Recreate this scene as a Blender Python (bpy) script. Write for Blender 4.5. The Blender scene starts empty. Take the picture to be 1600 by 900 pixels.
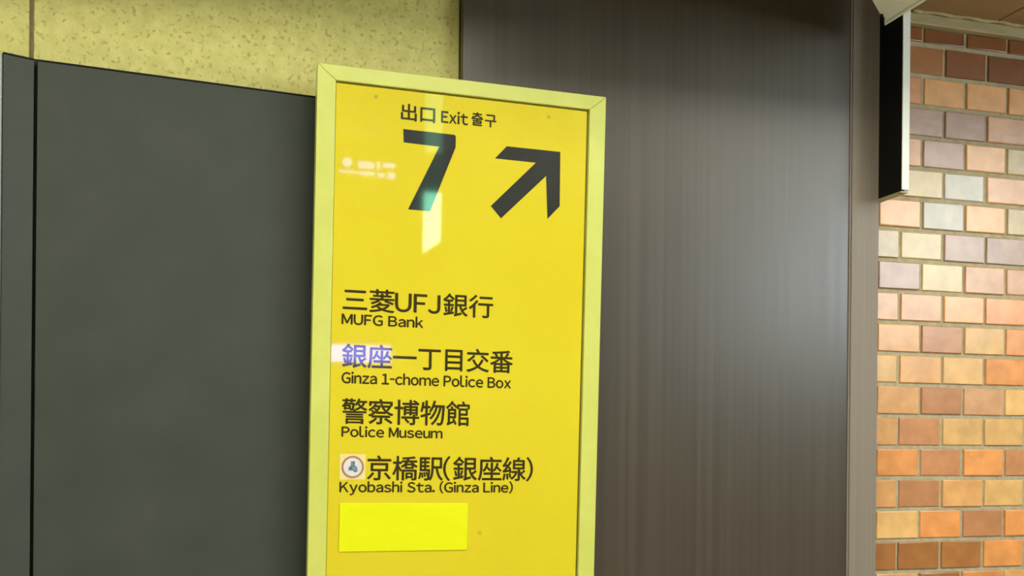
import bpy, bmesh, math, random
from mathutils import Matrix, Vector

random.seed(7)
scene = bpy.context.scene
COL = scene.collection

# ------------------------------------------------------------------ camera
PSI, ROLL = math.radians(15.7), 0.009
f = Vector((math.sin(PSI), math.cos(PSI), 0))
r0 = Vector((math.cos(PSI), -math.sin(PSI), 0))
u0 = Vector((0, 0, 1))
r = r0 * math.cos(ROLL) + u0 * math.sin(ROLL)
u = -r0 * math.sin(ROLL) + u0 * math.cos(ROLL)
cam = bpy.data.cameras.new('camera')
cam.sensor_fit = 'HORIZONTAL'
cam.sensor_width = 36.0
cam.lens = 36.0
cam.shift_y = (680 - 450) / 1600
cam.clip_start = 0.02
cam_o = bpy.data.objects.new('camera', cam)
cam_o.matrix_world = Matrix(((r.x, u.x, -f.x, 0), (r.y, u.y, -f.y, 0), (r.z, u.z, -f.z, 1.55), (0, 0, 0, 1)))
COL.objects.link(cam_o)
scene.camera = cam_o

# ------------------------------------------------------------------ world, daylight, exposure
world = bpy.data.worlds.new('world')
scene.world = world
world.use_nodes = True
bg = world.node_tree.nodes['Background']
bg.inputs[0].default_value = (0.75, 0.85, 1.0, 1)
bg.inputs[1].default_value = 1.0

day = bpy.data.lights.new('stairway_daylight', 'AREA')       # daylight coming down the exit stairs, through window_1
day.shape = 'RECTANGLE'
day.size, day.size_y = 2.6, 0.78
day.energy = 50
day.color = (0.86, 0.97, 1.0)
day_o = bpy.data.objects.new('stairway_daylight', day)
day_o.location = (3.29, -0.85, 2.43)
day_o.rotation_euler = (math.radians(90), 0, math.radians(90))
COL.objects.link(day_o)

scene.view_settings.view_transform = 'Standard'
scene.view_settings.look = 'None'
scene.view_settings.gamma = 1.0
scene.view_settings.use_curve_mapping = False
scene.view_settings.exposure = 0.42
LAMP = 9.2                                                  # strength of the fluorescent diffusers


# ------------------------------------------------------------------ helpers
def lin(c):
    return tuple((v / 255 / 12.92) if v / 255 <= 0.04045 else ((v / 255 + 0.055) / 1.055) ** 2.4 for v in c) + (1.0,)


def mat(name, c1, c2=None, scale=(8, 8, 8), detail=4, rough=0.5, rough2=None, spec=0.5, bump=0.0, bscale=None,
        lo=0.35, hi=0.65, metal=0.0, emit=None, estr=0.0, coat=0.0):
    m = bpy.data.materials.new(name)
    m.use_nodes = True
    nt = m.node_tree
    p = nt.nodes['Principled BSDF']
    p.inputs['Roughness'].default_value = rough
    p.inputs['Specular IOR Level'].default_value = spec
    p.inputs['Metallic'].default_value = metal
    p.inputs['Coat Weight'].default_value = coat
    p.inputs['Coat Roughness'].default_value = 0.04
    p.inputs['Base Color'].default_value = lin(c1)
    if emit:
        p.inputs['Emission Color'].default_value = lin(emit)
        p.inputs['Emission Strength'].default_value = estr
    if c2 is not None or bump or rough2 is not None:
        tc = nt.nodes.new('ShaderNodeTexCoord')
        mp = nt.nodes.new('ShaderNodeMapping')
        mp.inputs['Scale'].default_value = scale
        nz = nt.nodes.new('ShaderNodeTexNoise')
        nz.inputs['Scale'].default_value = 1.0
        nz.inputs['Detail'].default_value = detail
        nz.inputs['Roughness'].default_value = 0.6
        nt.links.new(tc.outputs['Object'], mp.inputs[0])
        nt.links.new(mp.outputs[0], nz.inputs['Vector'])
        if c2 is not None:
            cr = nt.nodes.new('ShaderNodeValToRGB')
            cr.color_ramp.elements[0].position = lo
            cr.color_ramp.elements[1].position = hi
            cr.color_ramp.elements[0].color = lin(c1)
            cr.color_ramp.elements[1].color = lin(c2)
            nt.links.new(nz.outputs[0], cr.inputs[0])
            nt.links.new(cr.outputs[0], p.inputs['Base Color'])
        if rough2 is not None:
            mr = nt.nodes.new('ShaderNodeMapRange')
            mr.inputs[1].default_value = 0.35
            mr.inputs[2].default_value = 0.65
            mr.inputs[3].default_value = rough
            mr.inputs[4].default_value = rough2
            nt.links.new(nz.outputs[0], mr.inputs[0])
            nt.links.new(mr.outputs[0], p.inputs['Roughness'])
        if bump:
            bn = nt.nodes.new('ShaderNodeBump')
            bn.inputs['Strength'].default_value = bump
            bn.inputs['Distance'].default_value = 0.002
            src = nz
            if bscale:
                src = nt.nodes.new('ShaderNodeTexNoise')
                src.inputs['Scale'].default_value = bscale
                src.inputs['Detail'].default_value = 3
                nt.links.new(tc.outputs['Object'], src.inputs['Vector'])
            nt.links.new(src.outputs[0], bn.inputs['Height'])
            nt.links.new(bn.outputs[0], p.inputs['Normal'])
    return m


def obj(name, me, m=None, parent=None, loc=(0, 0, 0), rot=(0, 0, 0)):
    o = bpy.data.objects.new(name, me)
    o.location = loc
    o.rotation_euler = rot
    if m is not None and me is not None and not me.materials:
        me.materials.append(m)
    if parent is not None:
        o.parent = parent
    COL.objects.link(o)
    return o


def tag(o, label, cat, group=None):
    o['label'] = label
    o['category'] = cat
    if group:
        o['group'] = group
    return o


def struct(o):
    o['kind'] = 'structure'
    return o


def add_box(bm, x0, x1, y0, y1, z0, z1):
    v = [bm.verts.new((x, y, z)) for x in (x0, x1) for y in (y0, y1) for z in (z0, z1)]
    for q in ((0, 1, 3, 2), (4, 6, 7, 5), (0, 4, 5, 1), (2, 3, 7, 6), (0, 2, 6, 4), (1, 5, 7, 3)):
        bm.faces.new([v[i] for i in q])


def finish(bm, name, bevel=0.0, seg=2):
    bmesh.ops.recalc_face_normals(bm, faces=bm.faces[:])
    if bevel:
        bmesh.ops.bevel(bm, geom=bm.edges[:], offset=bevel, segments=seg, affect='EDGES', profile=0.5)
    me = bpy.data.meshes.new(name)
    bm.to_mesh(me)
    bm.free()
    return me


def box_mesh(name, x0, x1, y0, y1, z0, z1, bevel=0.0, seg=2):
    bm = bmesh.new()
    add_box(bm, x0, x1, y0, y1, z0, z1)
    return finish(bm, name, bevel, seg)


def prism_xz(name, pts, y0, y1, bevel=0.0):
    """outline in the x-z plane, extruded along y"""
    bm = bmesh.new()
    a = [bm.verts.new((x, y0, z)) for x, z in pts]
    b = [bm.verts.new((x, y1, z)) for x, z in pts]
    bm.faces.new(a)
    bm.faces.new(b[::-1])
    n = len(pts)
    for i in range(n):
        bm.faces.new((a[i], b[i], b[(i + 1) % n], a[(i + 1) % n]))
    return finish(bm, name, bevel)


def prism_xy(name, pts, z0, z1, bevel=0.0):
    bm = bmesh.new()
    a = [bm.verts.new((x, y, z0)) for x, y in pts]
    b = [bm.verts.new((x, y, z1)) for x, y in pts]
    bm.faces.new(a)
    bm.faces.new(b[::-1])
    n = len(pts)
    for i in range(n):
        bm.faces.new((a[i], b[i], b[(i + 1) % n], a[(i + 1) % n]))
    return finish(bm, name, bevel)


def circle(cx, cz, rad, n=28):
    return [(cx + rad * math.cos(2 * math.pi * i / n), cz + rad * math.sin(2 * math.pi * i / n)) for i in range(n)]


def ring_mesh(name, cx, cz, r0_, r1_, y0, y1, n=32):
    bm = bmesh.new()
    L = []
    for rad in (r0_, r1_):
        for y in (y0, y1):
            L.append([bm.verts.new((x, y, z)) for x, z in circle(cx, cz, rad, n)])
    i0, i1, o0, o1 = L
    for k in range(n):
        j = (k + 1) % n
        bm.faces.new((i0[k], i0[j], o0[j], o0[k]))
        bm.faces.new((i1[k], o1[k], o1[j], i1[j]))
        bm.faces.new((o0[k], o0[j], o1[j], o1[k]))
        bm.faces.new((i0[k], i1[k], i1[j], i0[j]))
    return finish(bm, name)


# ------------------------------------------------------------------ materials
M = {}
M['stone'] = mat('cream_stone', (208, 202, 120), (226, 220, 137), (45, 45, 45), 6, 0.6, spec=0.3, bump=0.15, bscale=160, lo=0.3, hi=0.7)
nt = M['stone'].node_tree                                   # sparse darker grains in the cream stone
tcs, vor, rmp, mixn = (nt.nodes.new(q) for q in ('ShaderNodeTexCoord', 'ShaderNodeTexNoise', 'ShaderNodeValToRGB', 'ShaderNodeMixRGB'))
vor.inputs['Scale'].default_value = 120
vor.inputs['Detail'].default_value = 1
rmp.color_ramp.elements[0].position, rmp.color_ramp.elements[1].position = 0.58, 0.74
nt.links.new(tcs.outputs['Object'], vor.inputs['Vector'])
nt.links.new(vor.outputs[0], rmp.inputs[0])
nt.links.new(rmp.outputs[0], mixn.inputs[0])
mixn.inputs[2].default_value = lin((184, 175, 98))
pst = nt.nodes['Principled BSDF']
nt.links.new(pst.inputs['Base Color'].links[0].from_socket, mixn.inputs[1])
nt.links.new(mixn.outputs[0], pst.inputs['Base Color'])
M['slate'] = mat('dark_panel_paint', (57, 65, 56), (66, 71, 63), (9, 9, 9), 7, 0.55, 0.62, spec=0.35, bump=0.06, bscale=300)
M['wood'] = mat('dark_wood_laminate', (72, 64, 53), (80, 72, 60), (80, 20, 0.7), 5, 0.3, 0.34, spec=0.58, bump=0.02)
M['strip'] = mat('brushed_edge_trim', (134, 123, 110), (141, 130, 117), (120, 40, 1.2), 3, 0.5, spec=0.3)
M['alu'] = mat('pale_aluminium', (170, 172, 166), (180, 181, 176), (60, 60, 2), 2, 0.4)
M['mortar'] = mat('mortar', (172, 161, 130), (192, 181, 150), (60, 60, 60), 4, 0.9, spec=0.1, bump=0.4, bscale=350)
M['frame'] = mat('lime_frame_enamel', (209, 215, 102), (217, 222, 112), (14, 14, 14), 3, 0.32, spec=0.5)
M['gasket'] = mat('olive_gasket', (140, 128, 30), (150, 138, 38), (30, 30, 30), 2, 0.6)
M['face'] = mat('yellow_acrylic', (227, 208, 44), (230, 212, 48), (4, 4, 4), 2, 0.03, spec=0.5)
M['ink'] = mat('dark_print', (52, 54, 50), (56, 58, 54), (20, 20, 20), 2, 0.05, spec=0.5)
M['ink_small'] = mat('brown_black_print', (58, 52, 24), (66, 58, 28), (60, 60, 60), 2, 0.05, spec=0.5)
M['sticker'] = mat('bright_yellow_tape', (233, 238, 0), (238, 243, 6), (6, 6, 30), 3, 0.45, spec=0.3)
M['icon_white'] = mat('icon_white', (226, 224, 226), (232, 230, 230), (30, 30, 30), 2, 0.06)
M['icon_cream'] = mat('icon_cream', (242, 226, 150), (246, 232, 160), (30, 30, 30), 2, 0.06)
M['icon_ring'] = mat('icon_ring', (196, 140, 108), (186, 128, 118), (90, 90, 90), 2, 0.06)
M['icon_teal'] = mat('icon_teal', (128, 158, 166), (96, 104, 128), (140, 140, 140), 2, 0.06)
M['screw'] = mat('worn_screw', (178, 162, 44), (190, 172, 50), (300, 300, 300), 2, 0.4)
M['stain'] = mat('scuff', (206, 184, 36), (212, 190, 40), (200, 200, 200), 2, 0.3)
M['white'] = mat('white_enamel', (226, 228, 216), (234, 236, 226), (6, 6, 6), 2, 0.4)
M['black'] = mat('black_side', (9, 9, 8), (13, 13, 11), (12, 12, 12), 2, 0.5, spec=0.2)
M['housing'] = mat('off_white_housing', (238, 243, 222), (244, 248, 230), (8, 8, 8), 3, 0.5)
M['soffit'] = mat('brown_soffit_board', (150, 124, 84), (160, 134, 92), (3, 14, 14), 4, 0.7)
M['cornice'] = mat('khaki_cornice', (168, 154, 112), (184, 170, 128), (12, 60, 60), 3, 0.6)
M['plaster'] = mat('ceiling_white', (214, 210, 200), (220, 216, 206), (3, 3, 3), 3, 0.8)
M['floor'] = mat('floor_tile', (196, 190, 176), (206, 200, 188), (6, 6, 6), 4, 0.5)
M['wall'] = mat('opposite_wall', (128, 122, 114), (136, 130, 122), (3, 3, 3), 3, 0.7)
M['tube'] = mat('lamp_diffuser', (240, 240, 235), emit=(255, 250, 232), estr=LAMP)
M['green_lit'] = mat('lit_green_edge', (200, 240, 220), emit=(140, 255, 210), estr=13)
M['green_dim'] = mat('dim_green_edge', (200, 240, 220), emit=(150, 255, 215), estr=2.2)
M['green_off'] = mat('unlit_green_edge', (60, 90, 76), emit=(150, 255, 215), estr=0.3)
M['seam'] = mat('dark_seam', (40, 44, 34), (46, 50, 40), (20, 20, 20), 2, 0.7, spec=0.2)
M['white_lit'] = mat('lit_white_print', (240, 240, 240), emit=(165, 155, 255), estr=8)
M['blue_lit'] = mat('lit_blue_panel', (230, 235, 250), emit=(140, 144, 255), estr=15)


def brick_material(name, island):
    m = bpy.data.materials.new(name)
    m.use_nodes = True
    nt = m.node_tree
    p = nt.nodes['Principled BSDF']
    tc = nt.nodes.new('ShaderNodeTexCoord')
    oi = nt.nodes.new('ShaderNodeObjectInfo')
    addv = nt.nodes.new('ShaderNodeVectorMath')
    addv.operation = 'ADD'
    nt.links.new(tc.outputs['Object'], addv.inputs[0])
    if island:
        ge = nt.nodes.new('ShaderNodeNewGeometry')
        cr = nt.nodes.new('ShaderNodeValToRGB')
        cr.color_ramp.interpolation = 'CONSTANT'
        tones = ((226, 160, 104), (196, 128, 92), (234, 174, 112), (170, 112, 70), (222, 164, 122), (232, 152, 90))
        while len(cr.color_ramp.elements) < len(tones):
            cr.color_ramp.elements.new(0.5)
        for k, c in enumerate(tones):
            cr.color_ramp.elements[k].position = k / len(tones)
            cr.color_ramp.elements[k].color = lin(c)
        nt.links.new(ge.outputs['Random Per Island'], cr.inputs[0])
        base = cr.outputs[0]
    else:
        sc = nt.nodes.new('ShaderNodeVectorMath')
        sc.operation = 'SCALE'
        nt.links.new(oi.outputs['Location'], sc.inputs[0])
        sc.inputs['Scale'].default_value = 3.7
        nt.links.new(sc.outputs[0], addv.inputs[1])
        base = oi.outputs['Color']
    nz = nt.nodes.new('ShaderNodeTexNoise')
    nz.inputs['Scale'].default_value = 26
    nz.inputs['Detail'].default_value = 5
    nt.links.new(addv.outputs[0], nz.inputs['Vector'])
    hs = nt.nodes.new('ShaderNodeHueSaturation')
    mr = nt.nodes.new('ShaderNodeMapRange')
    mr.inputs[1].default_value, mr.inputs[2].default_value = 0.3, 0.7
    mr.inputs[3].default_value, mr.inputs[4].default_value = 0.86, 1.1
    nt.links.new(nz.outputs[0], mr.inputs[0])
    nt.links.new(mr.outputs[0], hs.inputs['Value'])
    nt.links.new(base, hs.inputs['Color'])
    nt.links.new(hs.outputs[0], p.inputs['Base Color'])
    p.inputs['Roughness'].default_value = 0.27
    p.inputs['Specular IOR Level'].default_value = 0.6
    bn = nt.nodes.new('ShaderNodeBump')
    bn.inputs['Strength'].default_value = 0.25
    bn.inputs['Distance'].default_value = 0.0015
    nz2 = nt.nodes.new('ShaderNodeTexNoise')
    nz2.inputs['Scale'].default_value = 45
    nt.links.new(addv.outputs[0], nz2.inputs['Vector'])
    nt.links.new(nz2.outputs[0], bn.inputs['Height'])
    nt.links.new(bn.outputs[0], p.inputs['Normal'])
    return m


M['brick'] = brick_material('glazed_brick_tile', False)
M['brick_far'] = brick_material('glazed_brick_tile_far', True)

# ------------------------------------------------------------------ room shell
struct(obj('floor', box_mesh('floor', -5.1, 3.4, -4.1, 2.2, -0.1, 0), M['floor']))
struct(obj('ceiling', box_mesh('ceiling', -5.1, 3.4, -4.1, 1.22, 2.9, 3.0), M['plaster']))
struct(obj('wall_behind', box_mesh('wall_behind', -5.1, 3.4, -4.1, -4.0, 0, 2.9), M['wall']))
struct(obj('wall_left', box_mesh('wall_left', -5.1, -5.0, -4.0, 2.2, 0, 2.9), M['wall']))
# wall at the stairs, with a window opening y -2.15..0.45, z 2.03..2.84
XW, WY0, WY1, WZ0, WZ1 = 3.2, -2.15, 0.45, 2.03, 2.84
we = bmesh.new()
add_box(we, XW, XW + 0.1, -4.0, WY0, 0, 2.9)
add_box(we, XW, XW + 0.1, WY1, 2.2, 0, 2.9)
add_box(we, XW, XW + 0.1, WY0, WY1, 0, WZ0)
add_box(we, XW, XW + 0.1, WY0, WY1, WZ1, 2.9)
struct(obj('wall_stairs', finish(we, 'wall_stairs'), M['wall']))
win = struct(obj('window_1', None, loc=(XW + 0.05, (WY0 + WY1) / 2, WZ0)))
hw, hh = (WY1 - WY0) / 2, WZ1 - WZ0
for y in (-hw, hw - 0.03):
    obj('window_frame', box_mesh('window_frame', -0.03, 0.03, y, y + 0.03, 0, hh), M['alu'], win)
for z in (0, hh - 0.03):
    obj('window_frame', box_mesh('window_frame', -0.03, 0.03, -hw + 0.03, hw - 0.03, z, z + 0.03), M['alu'], win)

# cream stone wall behind the sign and the dark panels, in slabs with a joint
wb = struct(obj('wall_back', box_mesh('wall_back', -5.0, 1.34, 1.972, 2.2, 0, 2.505), M['mortar']))
for x0, x1 in ((-1.26, -0.336), (-0.328, 0.4365), (-2.2, -1.268)):
    for z0, z1 in ((0.0, 1.0), (1.006, 2.5)):
        obj('stone_slab', box_mesh('stone_slab', x0, x1, 1.96, 1.972, z0, z1, 0.0015), M['stone'], wb)

# dropped soffit over the wall, brown boards with a joint
sb_ = bmesh.new()
add_box(sb_, -5.0, 0.6, 1.43, 2.2, 2.512, 3.0)
add_box(sb_, -5.0, 0.6, 1.22, 1.43, 2.9, 3.0)
add_box(sb_, 0.6, 3.2, 1.22, 2.2, 2.512, 3.0)            # unseen deeper step, added to shade the tops of wood panel and bricks
so = struct(obj('ceiling_soffit', finish(sb_, 'ceiling_soffit'), M['soffit']))
xs = [-5.0, -3.2, -1.4, 0.6, 1.692, 3.2]
for a, b in zip(xs, xs[1:]):
    obj('soffit_board', box_mesh('soffit_board', a + 0.0025, b - 0.0025, 1.43 if b < 0.7 else 1.22, 1.972, 2.505, 2.512, 0.001), M['soffit'], so)

# brick wall
wr = struct(obj('wall_right', box_mesh('wall_right', 1.34, 3.2, 1.9832, 2.2, 0, 2.505), M['mortar']))
PITCH_X, PITCH_Z, Z_TOP = 0.1145, 0.07, 2.3715
BW, BH = 0.1065, 0.0600


def brick_mesh(w, h, var):
    bm = bmesh.new()
    add_box(bm, -w / 2, w / 2, 0, 0.014, -h / 2, h / 2)
    bmesh.ops.recalc_face_normals(bm, faces=bm.faces[:])
    ed = [e for e in bm.edges if all(v.co.y < 0.001 for v in e.verts)]
    bmesh.ops.bevel(bm, geom=ed, offset=0.0016 + 0.0005 * var, segments=2, affect='EDGES', profile=0.5)
    for v in bm.verts:
        v.co.x += random.uniform(-0.0006, 0.0006)
        v.co.z += random.uniform(-0.0006, 0.0006)
    me = bpy.data.meshes.new('brick')
    bm.to_mesh(me)
    bm.free()
    me.materials.append(M['brick'])
    return me


variants = [brick_mesh(BW, BH, v) for v in range(3)]
cut = brick_mesh(BW, 0.031, 0)
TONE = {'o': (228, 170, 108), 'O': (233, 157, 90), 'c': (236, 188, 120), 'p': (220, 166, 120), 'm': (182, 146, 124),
        'd': (204, 142, 96), 'b': (174, 116, 64), 'k': (132, 80, 36), 'g': (196, 184, 160), 'y': (201, 174, 122)}  # tone k: shade under the soffit, put into the top courses' brick colour
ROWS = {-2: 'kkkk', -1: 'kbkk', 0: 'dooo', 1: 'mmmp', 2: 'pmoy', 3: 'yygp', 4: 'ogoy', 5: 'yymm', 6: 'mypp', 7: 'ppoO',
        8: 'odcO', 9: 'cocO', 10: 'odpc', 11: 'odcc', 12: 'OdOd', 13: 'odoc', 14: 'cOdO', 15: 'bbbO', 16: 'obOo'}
count = 0
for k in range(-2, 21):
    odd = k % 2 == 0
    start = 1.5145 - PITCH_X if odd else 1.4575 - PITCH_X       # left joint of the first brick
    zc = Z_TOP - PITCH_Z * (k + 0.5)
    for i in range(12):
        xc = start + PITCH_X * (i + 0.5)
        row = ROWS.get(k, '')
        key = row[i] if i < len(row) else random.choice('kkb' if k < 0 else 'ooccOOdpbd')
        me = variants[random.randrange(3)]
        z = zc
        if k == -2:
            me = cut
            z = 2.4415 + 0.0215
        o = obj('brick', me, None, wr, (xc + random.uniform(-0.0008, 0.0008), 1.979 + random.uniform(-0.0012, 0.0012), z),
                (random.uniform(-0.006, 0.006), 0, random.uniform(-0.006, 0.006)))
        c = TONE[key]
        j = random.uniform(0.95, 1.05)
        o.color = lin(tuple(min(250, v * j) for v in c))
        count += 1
far = bmesh.new()
for k in range(-2, 33):
    odd = k % 2 == 0
    start = 1.5145 - PITCH_X if odd else 1.4575 - PITCH_X
    zc = Z_TOP - PITCH_Z * (k + 0.5)
    h = BH
    if k == -2:
        zc, h = 2.463, 0.031
    for i in range(12 if k < 21 else 0, 23):
        xc = start + PITCH_X * (i + 0.5)
        if xc + BW / 2 > 3.195:
            continue
        add_box(far, xc - BW / 2, xc + BW / 2, 1.979, 1.992, zc - h / 2, zc + h / 2)
fo = obj('brick_courses', finish(far, 'brick_courses'), M['brick_far'], wr)
fo['kind'] = 'stuff'

# khaki cornice between bricks and soffit, edge trim of the wood panel, aluminium post at the left
t2 = struct(obj('trim_2', box_mesh('trim_2', 1.384, 3.195, 1.962, 1.986, 2.4795, 2.505, 0.003), M['cornice']))
# ragged strip of sealant along the ceiling edge
bm = bmesh.new()
n = 40
prev = None
for i in range(n + 1):
    x = 1.47 + 0.012 * i
    w = 0.004 + 0.004 * abs(math.sin(i * 1.7) * math.sin(i * 0.45 + 1))
    yy = 1.957 + 0.003 * math.sin(i * 0.9)
    cur = [bm.verts.new((x, yy - w, 2.505)), bm.verts.new((x, yy - w * 0.5, 2.505 - w * 0.7)), bm.verts.new((x, yy + 0.005, 2.505 - w * 0.5)), bm.verts.new((x, yy + 0.006, 2.505))]
    if prev:
        for q in range(3):
            bm.faces.new((prev[q], cur[q], cur[q + 1], prev[q + 1]))
    prev = cur
obj('sealant_bead', finish(bm, 'sealant_bead'), M['cornice'], t2)

struct(obj('trim_1', box_mesh('trim_1', 1.2964, 1.364, 1.925, 1.985, 0, 2.505, 0.0015), M['strip']))

# ------------------------------------------------------------------ dark wood panel
wp = obj('wood_panel', None, loc=(0.866, 1.945, 0))
tag(wp, 'dark brown wood-grain wall panel between cream stone wall and grey edge trim', 'wall panel')
obj('board', box_mesh('board', 0.438 - 0.866, 1.2924 - 0.866, -0.015, 0.013, 0.0, 2.5045, 0.001), M['wood'], wp)
obj('edge_bead', box_mesh('edge_bead', 1.2925 - 0.866, 1.2963 - 0.866, -0.0175, 0.012, 0.0, 2.5045, 0.0008), M['strip'], wp)

# ------------------------------------------------------------------ dark grey panels on the left, standing at an angle
def standing_panel(name, ax, ay, bx, by, top, label):
    root = obj(name, None, loc=(ax, ay, 0), rot=(0, 0, math.atan2(by - ay, bx - ax)))
    L = math.hypot(bx - ax, by - ay)
    obj('board', box_mesh('board', 0, L, 0, 0.014, 0.0, top, 0.0012), M['slate'], root)
    obj('top_edge', box_mesh('top_edge', 0, L, -0.0006, 0.0146, top, top + 0.003, 0.0005), M['black'], root)
    tag(root, label, 'panel')
    return root


Z_P = 2.1726
hw_ = standing_panel('hoarding', -0.3077, 1.8763, 0.262, 1.9405, Z_P, 'wide matt dark grey-green board running up behind the yellow sign')
standing_panel('hoarding', -0.3568, 1.8568, -0.3124, 1.8749, Z_P, 'narrow dark grey-green board strip beside the pale aluminium post')
obj('backing_batten', box_mesh('backing_batten', -0.018, 0.015, 0.017, 0.03, 0, 2.181), M['seam'], hw_)
tp = struct(obj('trim_3', box_mesh('trim_3', -0.40, -0.3582, 1.852, 1.89, 0, 2.172, 0.002), M['alu']))

# ------------------------------------------------------------------ yellow exit sign, hung a little crooked
W, H = 0.5545, 1.2
RX, RY, RZ = 0.02196769, 0.00903386, 0.01560186
from mathutils import Euler
Rm = Euler((RX, RY, RZ), 'XYZ').to_matrix()
base = Vector((0.1552, 1.86, 2.2143)) - (Rm @ Vector((0, 0, 1))) * H
sign = obj('exit_sign', None, loc=base, rot=(RX, RY, RZ))
tag(sign, 'tall yellow exit sign with lime frame, big numeral 7 and up-right arrow', 'sign')
FL, FR, FT, FB = 0.0335, 0.0335, 0.028, 0.03          # frame widths
bars = [[(0, 0), (FL, FB), (FL, H - FT), (0, H)],
        [(W, 0), (W, H), (W - FR, H - FT), (W - FR, FB)],
        [(0, H), (FL, H - FT), (W - FR, H - FT), (W, H)],
        [(0, 0), (W, 0), (W - FR, FB), (FL, FB)]]
for q in bars:
    cx = sum(a for a, b in q) / 4
    cz = sum(b for a, b in q) / 4
    q2 = [(a + (cx - a) / max(abs(cx - a), 1e-6) * 0.0001, b + (cz - b) / max(abs(cz - b), 1e-6) * 0.0001) for a, b in q]
    obj('frame_bar', prism_xz('frame_bar', q2, 0, 0.026, 0.0012), M['frame'], sign)
obj('back_box', box_mesh('back_box', 0.004, W - 0.004, 0.0075, 0.03, 0.004, H - 0.004), M['gasket'], sign)
obj('face_panel', box_mesh('face_panel', FL + 0.0008, W - FR - 0.0045, 0.003, 0.0074, FB + 0.0008, H - FT - 0.0035, 0.0006), M['face'], sign)
for x, z in ((0.12, 1.05), (0.12, 0.2), (0.43, 1.05), (0.43, 0.2)):
    d = 0.012
    obj('mounting_bracket', box_mesh('mounting_bracket', x - 0.02, x + 0.02, 0.03, 0.036 if z < 0.5 else 0.055, z - 0.03, z + 0.03), M['black'], sign)

YF, YT = 0.0024, 0.0034                                # printed film on the face


GLYPH = {}


def glyph(ch):
    """outline of one character as (vertices, faces)"""
    if ch not in GLYPH:
        cu = bpy.data.curves.new('t', 'FONT')
        cu.body = ch
        cu.size = 1.0
        cu.resolution_u = 4
        to = bpy.data.objects.new('t', cu)
        COL.objects.link(to)
        dg = bpy.context.evaluated_depsgraph_get()
        dg.update()
        me = bpy.data.meshes.new_from_object(to.evaluated_get(dg))
        bpy.data.objects.remove(to)
        GLYPH[ch] = ([tuple(v.co[:2]) for v in me.vertices], [tuple(p_.vertices) for p_ in me.polygons])
        bpy.data.meshes.remove(me)
    return GLYPH[ch]


def text_part(s, x0, x1, z0, z1, m, bold=0.00065, name='lettering'):
    runs, pen = [], 0.0
    for ch in s:
        if ch == ' ':
            pen += 0.3
            continue
        latin = ord(ch) < 128
        vs, fs = glyph(chr(ord(ch) + 0xFEE0) if latin else ch)
        a, b = min(v[0] for v in vs), max(v[0] for v in vs)
        k = 0.45 if ch == '-' else 1.0
        if latin:
            runs.append(([((v[0] - a) * k + pen, v[1]) for v in vs], fs))
            pen += (b - a) * k - (0.05 if ch == 'F' and 'UFJ' in s else 0) + (0.085 if len(s) > 9 or s == 'Exit' else 0.1)
        else:
            mid = (a + b) / 2
            w = 0.98 if b - a > 0.5 else b - a + 0.3
            runs.append(([(v[0] - mid + pen + w / 2, v[1]) for v in vs], fs))
            pen += w
    allv = [v for q in runs for v in q[0]]
    ax, bx = min(v[0] for v in allv), max(v[0] for v in allv)
    ay, by = min(v[1] for v in allv), max(v[1] for v in allv)
    V, Fc = [], []
    shifts = ((0, 0), (1, 0), (-1, 0), (0, 1), (0, -1)) if bold else ((0, 0),)
    for n_, (sx, sz) in enumerate(shifts):
        for vs, fs in runs:
            o_ = len(V)
            for x, y in vs:
                V.append((x0 + (x - ax) / (bx - ax) * (x1 - x0) + sx * bold, YF + 0.0001 * n_, H + z0 + (y - ay) / (by - ay) * (z1 - z0) + sz * bold))
            Fc += [tuple(o_ + i for i in q) for q in fs]
    me = bpy.data.meshes.new(name)
    me.from_pydata(V, [], Fc)
    me.materials.append(m)
    return obj(name, me, None, sign)


S = M['ink_small']
text_part('出口', 0.1535, 0.2165, -0.0855, -0.0555, S)
text_part('Exit', 0.2290, 0.2795, -0.0825, -0.0600, S)
text_part('출구', 0.2868, 0.3345, -0.0815, -0.0570, S)
text_part('三菱UFJ銀行', 0.0545, 0.3366, -0.4405, -0.3985, S)
text_part('MUFG Bank', 0.0530, 0.2030, -0.4650, -0.4450, S)
text_part('銀座一丁目交番', 0.0550, 0.3783, -0.5430, -0.5000, S)
text_part('Ginza 1-chome Police Box', 0.0550, 0.3755, -0.5720, -0.5510, S)
text_part('警察博物館', 0.0565, 0.2954, -0.6455, -0.5995, S)
text_part('Police Museum', 0.0570, 0.2441, -0.6695, -0.6500, S)
text_part('京橋駅(銀座線)', 0.1050, 0.4235, -0.7490, -0.7030, S)
text_part('Kyobashi Sta. (Ginza Line)', 0.0555, 0.3840, -0.7760, -0.7495, S)

seven = [(0.1580, -0.1020), (0.2550, -0.1030), (0.2572, -0.1060), (0.2572, -0.1260), (0.2113, -0.2480), (0.1700, -0.2482), (0.2262, -0.1275), (0.1592, -0.1262)]
obj('numeral', prism_xz('numeral', [(a, b + H) for a, b in seven], YF, YT), M['ink'], sign)
arrow = [(0.3563, -0.1142), (0.4637, -0.1145), (0.4652, -0.2185), (0.4410, -0.2446), (0.4362, -0.1630), (0.3483, -0.2509), (0.3279, -0.2291), (0.4151, -0.1395), (0.3340, -0.1390)]
obj('arrow', prism_xz('arrow', [(a, b + H) for a, b in arrow], YF, YT), M['ink'], sign)

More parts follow.
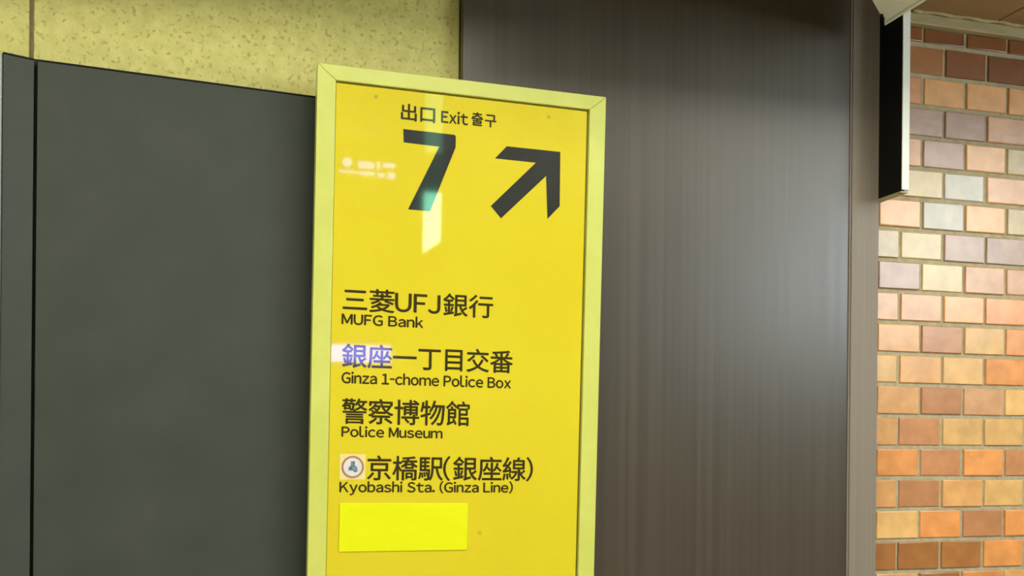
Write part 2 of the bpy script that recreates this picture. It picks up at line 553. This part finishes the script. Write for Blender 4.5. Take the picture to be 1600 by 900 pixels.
# round line emblem on a cream square
ic, iz = 0.0782, H - 0.7245
em = obj('emblem', box_mesh('emblem', ic - 0.0235, ic + 0.0235, YF, YT, iz - 0.0235, iz + 0.0235), M['icon_cream'], sign)
obj('disc', prism_xz('disc', circle(ic, iz, 0.0185), YF - 0.0005, YF + 0.0002), M['icon_white'], em)
obj('ring', ring_mesh('ring', ic, iz, 0.0168, 0.0205, YF - 0.0008, YF + 0.0002), M['icon_ring'], em)
fig = [(-0.0035, 0.0105), (0.0035, 0.0105), (0.004, 0.0035), (0.0085, -0.001), (0.0085, -0.009), (0.003, -0.0095), (0.0005, -0.0065), (-0.008, -0.0065), (-0.0075, -0.001), (-0.004, 0.002)]
obj('figure', prism_xz('figure', [(ic + a, iz + b) for a, b in fig], YF - 0.0009, YF + 0.0001), M['icon_teal'], em)

st = obj('cover_sticker', box_mesh('cover_sticker', 0.0560, 0.2968, YF - 0.0014, YF + 0.0008, H - 0.8795, H - 0.7910, 0.0006), M['sticker'], sign)
st['label'] = 'blank bright yellow sticker'
for x, z in ((0.107, -0.048), (0.4389, -0.0499)):
    obj('screw', prism_xz('screw', circle(x, H + z, 0.0032, 14), YF - 0.0006, YT, 0.0004), M['screw'], sign)
obj('scuff_mark', prism_xz('scuff_mark', circle(0.3214, H - 0.8475, 0.0045, 14), YF + 0.0003, YT), M['stain'], sign)

# ------------------------------------------------------------------ board projecting from the brick wall
pb = obj('projecting_board', None, loc=(1.3711, 1.979, 2.07))
tag(pb, 'narrow board with black side and white front edge projecting from brick wall', 'board')
obj('side_panel', box_mesh('side_panel', -0.0091, -0.0005, -0.1315, -0.001, 0, 0.4345, 0.0008), M['black'], pb)
obj('front_edge', box_mesh('front_edge', -0.0092, 0.0082, -0.1345, -0.1317, 0.002, 0.4345, 0.0008), M['white'], pb)
obj('back_panel', box_mesh('back_panel', -0.0004, 0.008, -0.1315, -0.001, 0, 0.4345, 0.0008), M['white'], pb)
obj('bottom_cap', box_mesh('bottom_cap', -0.0091, 0.008, -0.1315, -0.03, -0.004, -0.0002, 0.0008), M['cornice'], pb)

# ------------------------------------------------------------------ off-white housing under the soffit, chamfered corner
hb = obj('ceiling_housing', None, loc=(1.2, 1.6, 2.505))
tag(hb, 'off-white chamfered box under the soffit above the grey edge trim', 'housing')
pl = [(1.3268, 1.8577), (1.3268, 1.50), (1.02, 1.50), (1.02, 1.5645)]
sh = lambda P: [(x - 1.2, y - 1.6) for x, y in P]
obj('body', prism_xy('body', sh(pl), -0.085, 0.0, 0.001), M['housing'], hb)
rim = [(1.3268, 1.8577), (1.3268, 1.50), (1.3198, 1.50), (1.3198, 1.8507)]
obj('rim', prism_xy('rim', sh(rim), -0.0895, -0.0852, 0.0006), M['housing'], hb)
gp = [(1.3120, 1.838), (1.3120, 1.8415), (1.286, 1.8160), (1.292, 1.8165)]
obj('latch', prism_xy('latch', sh(gp), -0.0875, -0.0852), M['black'], hb)

# ------------------------------------------------------------------ lamps and lit signs on the passage side (seen as reflections)
def ceiling_light(x, y, label):
    root = obj('ceiling_light', None, loc=(x, y, 2.9))
    tag(root, label, 'lamp', 'fluorescent lamps of the passage ceiling')
    obj('housing', box_mesh('housing', -0.62, 0.62, -0.26, 0.26, -0.03, 0.0, 0.002), M['white'], root)
    obj('diffuser', box_mesh('diffuser', -0.59, 0.59, -0.235, 0.235, -0.05, -0.0305, 0.004), M['tube'], root)


LL = 'long white fluorescent lamp on the passage ceiling'
for x, y in ((-2.2, 0.4), (-0.75, 0.4), (0.7, 0.4), (2.15, 0.4), (-2.4, -2.0)):
    ceiling_light(x, y, LL)

hs_ = obj('hanging_sign', None, loc=(0.93, -0.6, 2.9))
tag(hs_, 'slim hanging sign glowing green, mirrored on the numeral 7', 'sign')
obj('lit_edge', prism_xz('lit_edge', [(-0.036, -0.678), (0.036, -0.625), (0.036, -0.42), (-0.036, -0.42)], -0.01, 0.01), M['green_lit'], hs_)
obj('middle_edge', box_mesh('middle_edge', -0.036, 0.036, -0.01, 0.01, -0.4198, -0.2502), M['green_off'], hs_)
obj('upper_edge', box_mesh('upper_edge', -0.036, 0.036, -0.01, 0.01, -0.25, 0.0), M['green_dim'], hs_)

h2 = obj('overhead_sign', None, loc=(0.796, -1.5, 2.9))
tag(h2, 'small overhead sign with white print, mirrored left of the numeral 7', 'sign')
obj('board', box_mesh('board', -0.155, 0.155, -0.02, -0.001, -0.195, -0.095), M['black'], h2)
obj('rod', box_mesh('rod', -0.006, 0.006, -0.016, -0.004, -0.0948, 0), M['alu'], h2)
obj('round_mark', prism_xz('round_mark', circle(-0.105, -0.125, 0.024, 20), -0.0009, 0.002), M['white_lit'], h2)
for x0, x1, z0, z1 in ((-0.05, 0.03, -0.148, -0.115), (0.045, 0.06, -0.15, -0.108), (0.075, 0.14, -0.135, -0.112), (-0.145, -0.06, -0.178, -0.166),
                       (-0.05, 0.035, -0.182, -0.165), (0.05, 0.085, -0.187, -0.165), (0.1, 0.14, -0.19, -0.16)):
    obj('print_bar', box_mesh('print_bar', x0, x1, -0.0009, 0.002, z0, z1), M['white_lit'], h2)

h3 = obj('wall_lightbox', None, loc=(1.16, -4.0, 1.82))
tag(h3, 'bluish white lightbox on the passage wall, mirrored low on the sign', 'lightbox')
obj('case', box_mesh('case', -0.24, 0.24, 0.0, 0.05, 0, 0.15, 0.003), M['alu'], h3)
obj('lit_panel', box_mesh('lit_panel', -0.225, 0.225, 0.0502, 0.054, 0.012, 0.138), M['blue_lit'], h3)
